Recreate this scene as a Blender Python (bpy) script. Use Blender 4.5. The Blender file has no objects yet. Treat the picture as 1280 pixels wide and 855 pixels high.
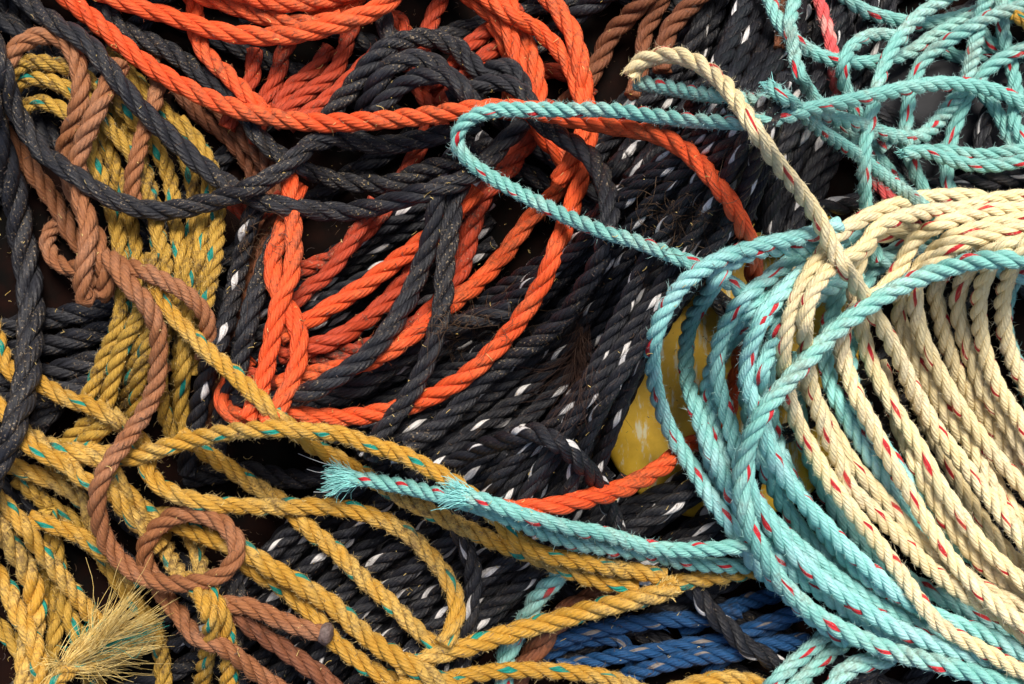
import bpy, math, random
import numpy as np

# ---------------------------------------------------------------- set-up
S = 0.0006                 # metres per traced unit
CX, CY = 640.0, 427.5      # centre of the framed patch of the pile
CAMH = 1900.0              # height of the camera over the ground, same unit
rng = np.random.default_rng(7)
random.seed(7)
scene = bpy.context.scene
COL = scene.collection


# ---------------------------------------------------------------- materials
def new_mat(name):
    m = bpy.data.materials.new(name)
    m.use_nodes = True
    nt = m.node_tree
    nt.nodes.clear()
    out = nt.nodes.new('ShaderNodeOutputMaterial')
    b = nt.nodes.new('ShaderNodeBsdfPrincipled')
    nt.links.new(b.outputs[0], out.inputs[0])
    return m, nt, b


class NG:
    """small helper to write node maths"""
    def __init__(self, nt):
        self.nt = nt

    def n(self, t, **kw):
        nd = self.nt.nodes.new(t)
        for k, v in kw.items():
            setattr(nd, k, v)
        return nd

    def put(self, sock, v):
        if hasattr(v, 'is_output'):
            self.nt.links.new(v, sock)
        else:
            sock.default_value = v

    def math(self, op, a, b=None, c=None, clamp=False):
        nd = self.n('ShaderNodeMath', operation=op)
        nd.use_clamp = clamp
        self.put(nd.inputs[0], a)
        if b is not None:
            self.put(nd.inputs[1], b)
        if c is not None:
            self.put(nd.inputs[2], c)
        return nd.outputs[0]

    def mix(self, f, a, b):
        nd = self.n('ShaderNodeMix', data_type='RGBA')
        self.put(nd.inputs[0], f)
        self.put(nd.inputs[6], a if hasattr(a, 'is_output') else (*a, 1))
        self.put(nd.inputs[7], b if hasattr(b, 'is_output') else (*b, 1))
        return nd.outputs[2]

    def ramp(self, v, lo, hi):
        nd = self.n('ShaderNodeMapRange')
        nd.interpolation_type = 'SMOOTHSTEP'
        self.put(nd.inputs[0], v)
        nd.inputs[1].default_value = lo
        nd.inputs[2].default_value = hi
        return nd.outputs[0]

    def noise(self, vec, scale, detail=2, rough=.5):
        nd = self.n('ShaderNodeTexNoise')
        self.put(nd.inputs['Vector'], vec)
        nd.inputs['Scale'].default_value = scale
        nd.inputs['Detail'].default_value = detail
        nd.inputs['Roughness'].default_value = rough
        return nd.outputs[0]


def rope_mat(name, base, alt, tracer=None, dirt=(.06, .04, .025), dirt_amt=.35, grit=.0,
             grit_col=(.32, .25, .16), rough=.6, bump=.6, yarns=9, width=.085, fade=None, sheen=.0, spec=.35, tmul=1.0):
    m, nt, b = new_mat(name)
    g = NG(nt)
    uv = g.n('ShaderNodeUVMap')
    uv.uv_map = 'strand'
    sep = g.n('ShaderNodeSeparateXYZ')
    nt.links.new(uv.outputs[0], sep.inputs[0])
    u, v = sep.outputs[0], sep.outputs[1]
    ang = g.math('MULTIPLY', u, 2 * math.pi)
    cu, su = g.math('COSINE', ang), g.math('SINE', ang)
    cmb = g.n('ShaderNodeCombineXYZ')
    g.put(cmb.inputs[0], cu)
    g.put(cmb.inputs[1], su)
    g.put(cmb.inputs[2], g.math('MULTIPLY', v, .008))
    fine = g.noise(cmb.outputs[0], 5.0, 4, .7)
    coarse = g.noise(cmb.outputs[0], 2.2, 2, .5)
    yarn = g.math('MULTIPLY_ADD', g.math('SINE', g.math('MULTIPLY', ang, yarns)), .5, .5)
    tc = g.n('ShaderNodeTexCoord')
    oi = g.n('ShaderNodeObjectInfo')
    ob = tc.outputs['Object']
    big = g.noise(ob, 1 / (70 * S), 3, .6)
    small = g.noise(ob, 1 / (7 * S), 3, .65)
    # fibres vary between two tints, and each rope of a kind is a little different
    f = g.math('ADD', g.math('MULTIPLY', g.ramp(fine, .3, .72), .55), g.math('MULTIPLY', g.ramp(coarse, .3, .7), .45))
    col = g.mix(f, base, alt)
    if fade:
        col = g.mix(g.math('MULTIPLY', g.ramp(big, .42, .68), .75), col, fade)
    if tracer:
        at = g.n('ShaderNodeAttribute')
        at.attribute_name = 'tracer'
        d = g.math('ABSOLUTE', g.math('SUBTRACT', g.math('FRACT', g.math('MULTIPLY', u, tmul)), .5))
        cw = g.n('ShaderNodeCombineXYZ')
        g.put(cw.inputs[0], g.math('MULTIPLY', v, .016))
        wn = g.noise(cw.outputs[0], 1.0, 1, .5)
        wmul = g.n('ShaderNodeMapRange')
        g.put(wmul.inputs[0], wn)
        wmul.inputs[1].default_value, wmul.inputs[2].default_value = .33, .60
        wmul.inputs[3].default_value, wmul.inputs[4].default_value = .15 * width, 1.25 * width
        wob = g.math('MULTIPLY_ADD', g.math('SUBTRACT', fine, .5), .07, wmul.outputs[0])
        mask = g.math('MULTIPLY', g.ramp(g.math('SUBTRACT', wob, d), -.01, .02), at.outputs['Fac'])
        tcol = g.mix(g.math('MULTIPLY', g.ramp(fine, .35, .8), .5), tracer, tuple(c * .55 for c in tracer))
        col = g.mix(mask, col, tcol)
    dm = g.math('MULTIPLY', g.ramp(g.math('ADD', g.math('MULTIPLY', big, .55), g.math('MULTIPLY', small, .45)), .50, .66), dirt_amt)
    col = g.mix(dm, col, dirt)
    if grit:
        gr = g.noise(ob, 1 / (2.6 * S), 2, .5)
        gm = g.math('MULTIPLY', g.ramp(gr, .60, .68), g.ramp(big, .44, .58))
        col = g.mix(g.math('MULTIPLY', gm, grit), col, grit_col)
    vary = g.math('MULTIPLY_ADD', oi.outputs['Random'], .14, .93)
    hs = g.n('ShaderNodeHueSaturation')
    g.put(hs.inputs['Color'], col)
    g.put(hs.inputs['Value'], vary)
    nt.links.new(hs.outputs[0], b.inputs['Base Color'])
    b.inputs['Roughness'].default_value = rough
    b.inputs['Specular IOR Level'].default_value = spec
    if sheen:
        b.inputs['Sheen Weight'].default_value = sheen
    h = g.math('ADD', g.math('MULTIPLY', yarn, .4), g.math('ADD', g.math('MULTIPLY', fine, 1.0), g.math('MULTIPLY', small, .5)))
    bp = g.n('ShaderNodeBump')
    bp.inputs['Strength'].default_value = min(1, bump + .15)
    bp.inputs['Distance'].default_value = 2.2 * S
    nt.links.new(h, bp.inputs['Height'])
    nt.links.new(bp.outputs[0], b.inputs['Normal'])
    return m


def plain_mat(name, base, alt, scale, rough=.6, metallic=0, scratch=None, lo=.4, hi=.62, spec=.4):
    m, nt, b = new_mat(name)
    g = NG(nt)
    tc = g.n('ShaderNodeTexCoord')
    n1 = g.noise(tc.outputs['Object'], scale, 6, .65)
    col = g.mix(g.ramp(n1, lo, hi), base, alt)
    if scratch:
        mp = g.n('ShaderNodeMapping')
        mp.inputs['Scale'].default_value = (1, .22, 1)
        mp.inputs['Rotation'].default_value = (0, 0, .5)
        nt.links.new(tc.outputs['Object'], mp.inputs[0])
        n2 = g.noise(mp.outputs[0], scale * 3.4, 5, .7)
        col = g.mix(g.ramp(n2, .53, .62), col, scratch)
    nt.links.new(col, b.inputs['Base Color'])
    b.inputs['Roughness'].default_value = rough
    b.inputs['Specular IOR Level'].default_value = spec
    bp = g.n('ShaderNodeBump')
    bp.inputs['Strength'].default_value = .3
    bp.inputs['Distance'].default_value = .0015
    nt.links.new(n1, bp.inputs['Height'])
    nt.links.new(bp.outputs[0], b.inputs['Normal'])
    return m


RED = (.55, .02, .03)
M = {
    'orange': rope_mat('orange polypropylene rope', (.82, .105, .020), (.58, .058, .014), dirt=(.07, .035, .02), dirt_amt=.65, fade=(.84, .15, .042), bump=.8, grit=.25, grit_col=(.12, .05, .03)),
    'dirty_shaded_orange': rope_mat('dirty orange rope', (.50, .058, .017), (.30, .034, .013), dirt=(.03, .02, .015), dirt_amt=1.0, grit=.5, bump=.7),  # real dirt, plus the shade deep in the heap put into a darker base
    'teal': rope_mat('teal rope with red tracer', (.25, .57, .51), (.14, .40, .37), RED, dirt=(.14, .15, .11), dirt_amt=.6, fade=(.42, .68, .62), bump=.7, rough=.55),
    'tealb': rope_mat('bright teal rope with red tracer', (.34, .70, .65), (.17, .50, .48), RED, dirt=(.2, .26, .22), dirt_amt=.25, fade=(.42, .74, .76), bump=.7, rough=.55),
    'cream': rope_mat('cream rope with red tracer', (.90, .80, .50), (.72, .55, .26), RED, dirt=(.32, .20, .08), dirt_amt=.4, fade=(.86, .76, .52), bump=.7, rough=.55, width=.08),
    'yellow': rope_mat('yellow rope with green tracer', (.58, .315, .038), (.42, .205, .022), (.005, .26, .20), dirt=(.085, .045, .022), dirt_amt=.75, grit=.7, grit_col=(.08, .05, .035), fade=(.70, .48, .14), bump=.95, width=.10),
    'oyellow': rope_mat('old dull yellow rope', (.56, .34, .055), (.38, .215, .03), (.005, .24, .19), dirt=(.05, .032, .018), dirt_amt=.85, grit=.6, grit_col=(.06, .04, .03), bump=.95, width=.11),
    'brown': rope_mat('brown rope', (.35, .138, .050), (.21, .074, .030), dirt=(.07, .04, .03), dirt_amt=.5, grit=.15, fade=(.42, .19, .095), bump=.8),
    'shaded_brown': rope_mat('dark brown rope', (.24, .085, .035), (.15, .05, .025), dirt=(.03, .02, .015), dirt_amt=.6, bump=.8),  # darker copy of brown, shade low in the heap put into its colour
    'black': rope_mat('black rope', (.0032, .0035, .005), (.025, .026, .034), dirt=(.035, .028, .022), dirt_amt=.4, grit=.9, grit_col=(.26, .20, .13), rough=.42, bump=1.0, spec=.4),
    'fleck': rope_mat('black rope with white tracer', (.0024, .0028, .0045), (.017, .018, .025), (.72, .70, .69), dirt=(.04, .03, .024), dirt_amt=.35, grit=.5, grit_col=(.16, .12, .09), rough=.42, bump=1.0, width=.122, spec=.4),
    'blue': rope_mat('blue rope', (.007, .072, .21), (.005, .036, .10), (.22, .19, .17), dirt=(.012, .015, .025), dirt_amt=.8, bump=.95, width=.07, spec=.4),
    'pink': rope_mat('pink rope', (.72, .12, .11), (.60, .07, .08), (.74, .32, .28), dirt=(.3, .1, .08), dirt_amt=.3, bump=.7, width=.2),
}
FIB = {
    'teal': plain_mat('teal fibres', (.30, .68, .66), (.20, .55, .52), 200),
    'yellow': plain_mat('straw coloured fibres', (.78, .60, .24), (.60, .40, .10), 200),
    'green': plain_mat('green fibres', (.01, .36, .28), (.01, .26, .20), 200),
    'weed': plain_mat('dry brown weed', (.05, .026, .014), (.12, .07, .036), 300),
    'hair': plain_mat('reddish brown fibres', (.030, .013, .008), (.055, .026, .016), 300),
    'white': plain_mat('white nylon', (.72, .76, .78), (.62, .66, .68), 200),
    'grey': plain_mat('grey muddy end', (.07, .045, .04), (.14, .10, .09), 500),
    'cream': plain_mat('cream fibres', (.80, .66, .36), (.7, .55, .28), 200),
}

HAIR = {k: plain_mat('stray fibres of ' + k, a, b, 300, .6, spec=.2) for k, a, b in (
    ('orange', (.85, .30, .14), (.7, .15, .05)), ('teal', (.55, .80, .78), (.35, .65, .62)), ('cream', (.92, .86, .66), (.8, .68, .4)),
    ('yellow', (.75, .58, .28), (.5, .34, .12)), ('brown', (.50, .28, .17), (.3, .14, .08)), ('black', (.06, .055, .055), (.02, .02, .022)), ('blue', (.1, .2, .4), (.02, .08, .2)), ('pink', (.85, .4, .35), (.7, .2, .2)))}
HK = dict(dirty_shaded_orange='orange', tealb='teal', shaded_brown='brown', fleck='black', oyellow='yellow')
# ---------------------------------------------------------------- the pile as a height field
PAD, GS = 320, 2.0
GW, GH = int((1280 + 2 * PAD) / GS), int((855 + 2 * PAD) / GS)
HF = np.zeros((GH, GW), np.float32)


def hf_get(x, y):
    i = np.clip(((y + PAD) / GS).astype(int), 0, GH - 1)
    j = np.clip(((x + PAD) / GS).astype(int), 0, GW - 1)
    return HF[i, j]


def hf_put(x, y, z):
    i = ((y + PAD) / GS).astype(int)
    j = ((x + PAD) / GS).astype(int)
    ok = (i >= 0) & (i < GH) & (j >= 0) & (j < GW)
    np.maximum.at(HF, (i[ok], j[ok]), z[ok].astype(np.float32))


def to_world(x, y, z):
    """a traced point lying z above the ground, seen from the camera"""
    k = (CAMH - z) / CAMH
    return np.stack([(x - CX) * k * S, (CY - y) * k * S, z * S], -1)


def gsmooth(a, sig):
    n = int(max(1, round(3 * sig)))
    k = np.exp(-.5 * (np.arange(-n, n + 1) / sig) ** 2)
    k /= k.sum()
    p = np.concatenate([np.full(n, a[0]), a, np.full(n, a[-1])])
    return np.convolve(p, k, 'valid')


STEP = 3.0


def spline(pts):
    """centripetal Catmull-Rom through the traced points, resampled evenly; returns xy and the nearest input index"""
    p = np.array([q[:2] for q in pts], float)
    p = np.vstack([2 * p[0] - p[1], p, 2 * p[-1] - p[-2]])
    out, idx = [], []
    for i in range(1, len(p) - 2):
        p0, p1, p2, p3 = p[i - 1:i + 3]
        t0 = 0.
        t1 = t0 + max(np.linalg.norm(p1 - p0), 1e-3) ** .5
        t2 = t1 + max(np.linalg.norm(p2 - p1), 1e-3) ** .5
        t3 = t2 + max(np.linalg.norm(p3 - p2), 1e-3) ** .5
        n = max(3, int(np.linalg.norm(p2 - p1)))
        t = np.linspace(t1, t2, n, endpoint=False)[:, None]
        a1 = (t1 - t) / (t1 - t0) * p0 + (t - t0) / (t1 - t0) * p1
        a2 = (t2 - t) / (t2 - t1) * p1 + (t - t1) / (t2 - t1) * p2
        a3 = (t3 - t) / (t3 - t2) * p2 + (t - t2) / (t3 - t2) * p3
        b1 = (t2 - t) / (t2 - t0) * a1 + (t - t0) / (t2 - t0) * a2
        b2 = (t3 - t) / (t3 - t1) * a2 + (t - t1) / (t3 - t1) * a3
        out.append((t2 - t) / (t2 - t1) * b1 + (t - t1) / (t2 - t1) * b2)
        idx += list(i - 1 + np.arange(n) / n)
    out.append(p[-2][None])
    idx.append(len(pts) - 1)
    c = np.vstack(out)
    d = np.concatenate([[0], np.cumsum(np.linalg.norm(np.diff(c, axis=0), axis=1))])
    s = np.arange(0, d[-1], STEP)
    return np.stack([np.interp(s, d, c[:, 0]), np.interp(s, d, c[:, 1])], 1), np.interp(s, d, idx)


def outside(p):
    return p[0] < 6 or p[0] > 1274 or p[1] < 6 or p[1] > 849


def extend(pts, L=150):
    """a rope that leaves the picture goes on beyond it"""
    pts = [tuple(q) for q in pts]
    for end in (0, -1):
        a, b = pts[end], pts[1 if end == 0 else -2]
        if outside(a):
            d = np.array(a[:2]) - np.array(b[:2])
            d = d / max(np.linalg.norm(d), 1e-6)
            q = (a[0] + d[0] * L, a[1] + d[1] * L) + tuple(a[2:])
            if end == 0:
                pts.insert(0, q)
            else:
                pts.append(q)
    return pts


def drape(xy, r, stiff=1.0, sink=.86):
    """height of a rope's centre line lying over what is already in the pile"""
    t = np.gradient(xy, axis=0)
    t /= np.linalg.norm(t, axis=1)[:, None] + 1e-9
    nrm = np.stack([-t[:, 1], t[:, 0]], 1)
    req = np.full(len(xy), r * .9)
    for o in np.linspace(-.86, .86, 9):
        q = xy + nrm * o * r
        req = np.maximum(req, hf_get(q[:, 0], q[:, 1]) + sink * r * math.sqrt(1 - o * o))
    z = req.copy()
    for _ in range(5):
        z = np.maximum(req, gsmooth(z, 9 * stiff))
    z = gsmooth(z, 5 * stiff)
    for _ in range(2):
        z = gsmooth(np.maximum(z, req - .12 * r), 2.2)
    for o in np.linspace(-.95, .95, 15):
        q = xy + nrm * o * r
        zz = z + r * math.sqrt(1 - o * o)
        hf_put(q[:, 0], q[:, 1], zz)
        m = (xy[:-1] + xy[1:]) / 2 + (nrm[:-1] * o * r)
        hf_put(m[:, 0], m[:, 1], (zz[:-1] + zz[1:]) / 2)
    return z


# ---------------------------------------------------------------- meshes
def build_mesh(name, verts, faces_list, mats, uv=None, attr=None, midx=None):
    """faces_list: list of (n,k) int arrays"""
    me = bpy.data.meshes.new(name)
    nv = len(verts)
    me.vertices.add(nv)
    me.vertices.foreach_set('co', np.asarray(verts, np.float32).ravel())
    loops = np.concatenate([f.ravel() for f in faces_list]).astype(np.int32)
    tot = np.concatenate([np.full(len(f), f.shape[1]) for f in faces_list]).astype(np.int32)
    st = np.concatenate([[0], np.cumsum(tot)[:-1]]).astype(np.int32)
    me.loops.add(len(loops))
    me.loops.foreach_set('vertex_index', loops)
    me.polygons.add(len(tot))
    me.polygons.foreach_set('loop_start', st)
    me.polygons.foreach_set('loop_total', tot)
    for m in mats:
        me.materials.append(m)
    if midx is not None:
        me.polygons.foreach_set('material_index', np.asarray(midx, np.int32))
    me.polygons.foreach_set('use_smooth', np.ones(len(tot), bool))
    me.update(calc_edges=True)
    if uv is not None:
        l = me.uv_layers.new(name='strand')
        l.data.foreach_set('uv', np.asarray(uv, np.float32).ravel())
    if attr is not None:
        a = me.attributes.new('tracer', 'FLOAT', 'POINT')
        a.data.foreach_set('value', np.asarray(attr, np.float32))
    me.validate()
    return me


def hair_geo(base, d, length, w):
    """thin bent fibres: base (n,3), start direction (n,3)"""
    n = len(base)
    d = d / (np.linalg.norm(d, axis=1)[:, None] + 1e-12)
    bend = rng.normal(0, .45, (n, 3))
    d2 = d + bend
    d2 /= np.linalg.norm(d2, axis=1)[:, None]
    L = length[:, None]
    p0, p1 = base, base + d * L * .5
    p2 = p1 + d2 * L * .5
    ref = np.where(np.abs(d[:, 2:3]) > .8, [[1., 0, 0]], [[0., 0, 1.]])
    s1 = np.cross(d, ref)
    s1 /= np.linalg.norm(s1, axis=1)[:, None]
    s2 = np.cross(d, s1)
    V = []
    for p, ww in ((p0, w), (p1, w * .8)):
        for k in range(3):
            a = 2 * math.pi * k / 3
            V.append(p + ww * (math.cos(a) * s1 + math.sin(a) * s2))
    V.append(p2)
    V = np.stack(V, 1).reshape(-1, 3)
    b = (np.arange(n) * 7)[:, None]
    q = np.array([[0, 1, 4, 3], [1, 2, 5, 4], [2, 0, 3, 5]])
    t = np.array([[3, 4, 6], [4, 5, 6], [5, 3, 6]])
    return V, (b[:, None, :] + q[None]).reshape(-1, 4), (b[:, None, :] + t[None]).reshape(-1, 3)


SECT = 12


def rope_mesh(name, xy, z, r, kind, lay=3.1, fuzz=0., tr=(1, 0, 0), rate=None):
    P = to_world(xy[:, 0], xy[:, 1], z)
    k = ((CAMH - gsmooth(z, 12)) / CAMH)
    R = .97 * r * k * S * (1 + .12 * gsmooth(rng.normal(0, 1, len(z)), 14))
    d = np.concatenate([[0], np.cumsum(np.linalg.norm(np.diff(P, axis=0), axis=1))])
    T = np.gradient(P, axis=0)
    T /= np.linalg.norm(T, axis=1)[:, None]
    N = np.cross(T, [[0, 0, 1.]])
    N /= np.linalg.norm(N, axis=1)[:, None]
    B = np.cross(T, N)
    n = len(P)
    pitch = lay * 2 * r * S * random.uniform(.94, 1.08)
    # the lay tightens and slackens a little along the rope
    wob = np.cumsum(1 + .10 * gsmooth(rng.normal(0, 3, n), 14)) / n
    dd = d[-1] * (wob - wob[0]) / max(wob[-1] - wob[0], 1e-9)
    th0 = random.uniform(0, 6.28)
    rate = rate or random.choice([1.88, 1.92, 2.06, 2.11])
    V, F4, UV, AT, caps = [], [], [], [], []
    hb, hd = [], []
    for s in range(3):
        th = 2 * math.pi * dd / pitch + th0 + s * 2 * math.pi / 3
        rad = N * np.cos(th)[:, None] + B * np.sin(th)[:, None]
        tang = -N * np.sin(th)[:, None] + B * np.cos(th)[:, None]
        fat = 1 + .05 * gsmooth(rng.normal(0, 3, n), 6)
        c = P + rad * (R * .50 * (1 + .04 * gsmooth(rng.normal(0, 3, n), 7)))[:, None]
        ph = np.arange(SECT) * 2 * math.pi / SECT
        # strands are pressed flat where they touch: rounder outside, wider than deep
        rr = (R * .515 * fat)[:, None]
        ring = c[:, None, :] + (rr * np.cos(ph)[None] * .96)[..., None] * rad[:, None, :] + (rr * np.sin(ph)[None] * 1.10)[..., None] * tang[:, None, :]
        b0 = len(V) * 0 + s * n * SECT
        V.append(ring.reshape(-1, 3))
        i = np.arange(n - 1)[:, None]
        j = np.arange(SECT)[None]
        jn = (j + 1) % SECT
        q = np.stack([b0 + i * SECT + j, b0 + i * SECT + jn, b0 + (i + 1) * SECT + jn, b0 + (i + 1) * SECT + j], -1)
        F4.append(q.reshape(-1, 4))
        tw = rate * dd / pitch + s * .29 + th0
        vv = d / S + s * 777 + th0 * 300
        u0 = tw[:-1, None] + j / SECT
        u1 = tw[1:, None] + j / SECT
        du = 1 / SECT
        uvq = np.stack([np.stack([u0, np.broadcast_to(vv[:-1, None], u0.shape)], -1), np.stack([u0 + du, np.broadcast_to(vv[:-1, None], u0.shape)], -1),
                        np.stack([u1 + du, np.broadcast_to(vv[1:, None], u0.shape)], -1), np.stack([u1, np.broadcast_to(vv[1:, None], u0.shape)], -1)], 2)
        UV.append(uvq.reshape(-1, 2))
        AT.append(np.full(n * SECT, tr[s], float))
        caps.append(b0 + np.arange(SECT)[::-1])
        caps.append(b0 + (n - 1) * SECT + np.arange(SECT))
        if fuzz:
            m = rng.poisson(fuzz * d[-1] / S / 3)
            ii = rng.integers(1, n - 1, m)
            pp = rng.uniform(-1.3, 1.3, m)
            o = np.cos(pp)[:, None] * rad[ii] + np.sin(pp)[:, None] * tang[ii]
            hb.append(c[ii] + o * (R[ii] * .50)[:, None])
            hd.append(o * rng.uniform(.25, 1, m)[:, None] + T[ii] * rng.choice([-1, 1], m)[:, None] * rng.uniform(.3, 1.2, m)[:, None])
    verts = np.concatenate(V)
    quads = np.concatenate(F4)
    fl = [quads, np.array(caps)]
    uv = [np.concatenate(UV), np.zeros((6 * SECT, 2)) + (.1, 5.)]
    at = np.concatenate(AT)
    if fuzz and sum(map(len, hb)):
        hb, hd = np.concatenate(hb), np.concatenate(hd)
        L = rng.gamma(2.6, 1.7, len(hb)).clip(1.5, 13) * S
        hv, hq, ht = hair_geo(hb, hd, L, .15 * S)
        o = len(verts)
        verts = np.concatenate([verts, hv])
        fl += [hq + o, ht + o]
        uv += [np.zeros((hq.size, 2)) + (.1, 5.), np.zeros((ht.size, 2)) + (.1, 5.)]
        at = np.concatenate([at, np.zeros(len(hv))])
    org = P.mean(0)
    org[2] = P[:, 2].min()
    nrope = len(fl[0]) + 6
    midx = np.zeros(sum(len(f) for f in fl), int)
    midx[nrope:] = 1
    return build_mesh(name, verts - org, fl, [M[kind], HAIR[HK.get(kind, kind)]], np.concatenate(uv), at, midx), org


def tube_geo(paths, w, taper=.5, sides=4):
    """several thin tubes as one set of verts/faces; paths list of (n,3) arrays"""
    V, F = [], []
    o = 0
    for p in paths:
        n = len(p)
        t = np.gradient(p, axis=0)
        t /= np.linalg.norm(t, axis=1)[:, None] + 1e-12
        ref = np.where(np.abs(t[:, 2:3]) > .85, [[1., .2, 0]], [[0., 0, 1.]])
        a = np.cross(t, ref)
        a /= np.linalg.norm(a, axis=1)[:, None] + 1e-12
        b = np.cross(t, a)
        ww = w * np.linspace(1, taper, n)
        ph = np.arange(sides) * 2 * math.pi / sides
        ring = p[:, None] + (ww[:, None] * np.cos(ph))[..., None] * a[:, None] + (ww[:, None] * np.sin(ph))[..., None] * b[:, None]
        V.append(ring.reshape(-1, 3))
        i = np.arange(n - 1)[:, None]
        j = np.arange(sides)[None]
        jn = (j + 1) % sides
        F.append((o + np.stack([i * sides + j, i * sides + jn, (i + 1) * sides + jn, (i + 1) * sides + j], -1)).reshape(-1, 4))
        o += n * sides
    return np.concatenate(V), np.concatenate(F)


def link(name, me, loc, parent=None):
    o = bpy.data.objects.new(name, me)
    COL.objects.link(o)
    if parent is not None:
        o.parent = parent
        o.location = np.array(loc) - np.array(parent.location)
    else:
        o.location = loc
    return o


def tag(o, label=None, cat=None, group=None, kind=None):
    for k, v in (('label', label), ('category', cat), ('group', group), ('kind', kind)):
        if v:
            o[k] = v
    return o


# ---------------------------------------------------------------- traced ropes
def P(s):
    """'x,y x,y@order ...': the order after @ holds until the next one"""
    out, o = [], None
    for w in s.split():
        a = w.split('@')
        if len(a) == 2:
            o = float(a[1])
        x, y = a[0].split(',')
        out.append((float(x), float(y), o))
    return out


ROPES = []        # dicts


def rope(kind, name, label, group, order, r, s, **kw):
    pts = P(s) if isinstance(s, str) else [(x, y, None) for x, y in s]
    pts = extend([(x, y, order if o is None else o) for x, y, o in pts], kw.pop('ext', 150))
    d = dict(kind=kind, name=name, label=label, group=group, r=r, pts=pts, cat=kw.pop('cat', 'rope'), thing=kw.pop('thing', None), kw=kw)
    ROPES.append(d)
    return d


THINGS = {}


def coil(key, name, label, cat, group, loc):
    e = bpy.data.objects.new(name, None)
    e.empty_display_size = .03
    COL.objects.link(e)
    e.location = to_world(np.array(loc[0]), np.array(loc[1]), np.array(0.))
    tag(e, label, cat, group)
    THINGS[key] = e


def family(guides, n, jit, seed, spread=1.0):
    """n strands lying side by side between guide lines given as lists of points"""
    rg = np.random.default_rng(seed)
    G = []
    for gl in guides:
        xy, _ = spline(gl)
        k = np.linspace(0, len(xy) - 1, 9)
        G.append(np.stack([np.interp(k, np.arange(len(xy)), xy[:, c]) for c in (0, 1)], 1))
    G = np.array(G)
    res = []
    for i in range(n):
        t = (i + .5) / n * (len(G) - 1) + rg.normal(0, .02)
        t = min(max(t, 0), len(G) - 1 - 1e-6)
        a = int(t)
        p = G[a] * (1 - (t - a)) + G[a + 1] * (t - a)
        sm = gsmooth(rg.normal(0, 1, 9), 1.0) * jit
        sn = gsmooth(rg.normal(0, 1, 9), 1.0) * jit
        res.append([tuple(q) for q in (p + np.stack([sm, sn], 1))])
    return res


# ---- the things that lie lowest
def superellipsoid(c, ax, m, e=2.6, seg=64, ring=40):
    u = np.linspace(0, 2 * math.pi, seg, endpoint=False)
    v = np.linspace(-math.pi / 2, math.pi / 2, ring)
    f = lambda t, q: np.sign(t) * np.abs(t) ** (2 / q)
    X = f(np.cos(v), e)[:, None] * f(np.cos(u), e)[None]
    Y = f(np.cos(v), e)[:, None] * f(np.sin(u), e)[None]
    Z = np.repeat(f(np.sin(v), e)[:, None], seg, 1)
    V = np.stack([X * ax[0], Y * ax[1], Z * ax[2]], -1).reshape(-1, 3)
    i = np.arange(ring - 1)[:, None]
    j = np.arange(seg)[None]
    jn = (j + 1) % seg
    F = np.stack([i * seg + j, i * seg + jn, (i + 1) * seg + jn, (i + 1) * seg + j], -1).reshape(-1, 4)
    return build_mesh('float', V, [F], [m])


gm = plain_mat('rusty dark deck', (.003, .0028, .0026), (.010, .004, .003), 14, .9, spec=.05)
n = 24
gx = np.linspace(-6, 6, n)
gv = np.array([(x, y, 0) for y in gx for x in gx])
gf = np.array([(j * n + i, j * n + i + 1, (j + 1) * n + i + 1, (j + 1) * n + i) for j in range(n - 1) for i in range(n - 1)])
tag(link('ground', build_mesh('ground', gv, [gf], [gm]), (0, 0, 0)), 'dark rusty deck under the heap of ropes', None, None, 'structure')


def place_float(name, label, cat, mat, x, y, rx, ry, rz, e=2.5):
    me = superellipsoid(None, (rx * S, ry * S, rz * S), mat, e)
    c = to_world(np.array(float(x)), np.array(float(y)), np.array(float(rz)))
    o = link(name, me, c)
    tag(o, label, cat)
    k = (CAMH - rz) / CAMH
    yy, xx = np.mgrid[0:GH, 0:GW]
    dx = np.abs((xx * GS - PAD - x) / rx)
    dy = np.abs((yy * GS - PAD - y) / ry)
    q = dx ** e + dy ** e
    zz = np.where(q < 1, rz + rz * np.clip(1 - q, 0, 1) ** (1 / e), 0)
    np.maximum(HF, zz, out=HF)
    return o


YF = plain_mat('scuffed yellow plastic', (.84, .53, .05), (.70, .42, .035), 30, .5, scratch=(.80, .74, .48))
BF = plain_mat('dark blue black plastic', (.005, .006, .010), (.010, .011, .016), 30, .5, spec=.2)
fl = place_float('buoy', 'scuffed yellow plastic buoy showing between the teal loops and black ropes', 'buoy', YF, 905, 430, 165, 215, 34)
bk = place_float('crate', 'smooth blue black plastic crate lying under the teal tangle', 'crate', BF, 1215, 165, 130, 90, 20, 5)

# kinds of ropes share a group
GO, GB, GT, GY, GW_ = 'orange ropes in the heap', 'plain black ropes in the heap', 'teal ropes in the heap', 'yellow ropes in the heap', 'brown ropes in the heap'
GF, GU = 'white flecked black ropes in the heap', 'blue ropes in the heap'

# --- what fills the bottom of the heap
tt = np.linspace(0, 2 * math.pi, 260)
lis = [(640 + 800 * math.sin(7 * t + .4) + 40 * math.sin(23 * t), 427 + 520 * math.sin(9 * t) + 40 * math.sin(31 * t), float(k // 12) * .1) for k, t in enumerate(tt)]
ROPES.append(dict(kind='black', name='old_rope', label='old dark rope winding through the gaps at the bottom of the heap', group=GB, r=14, pts=lis, cat='rope', thing=None, kw=dict(fuzz=0)))

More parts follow.
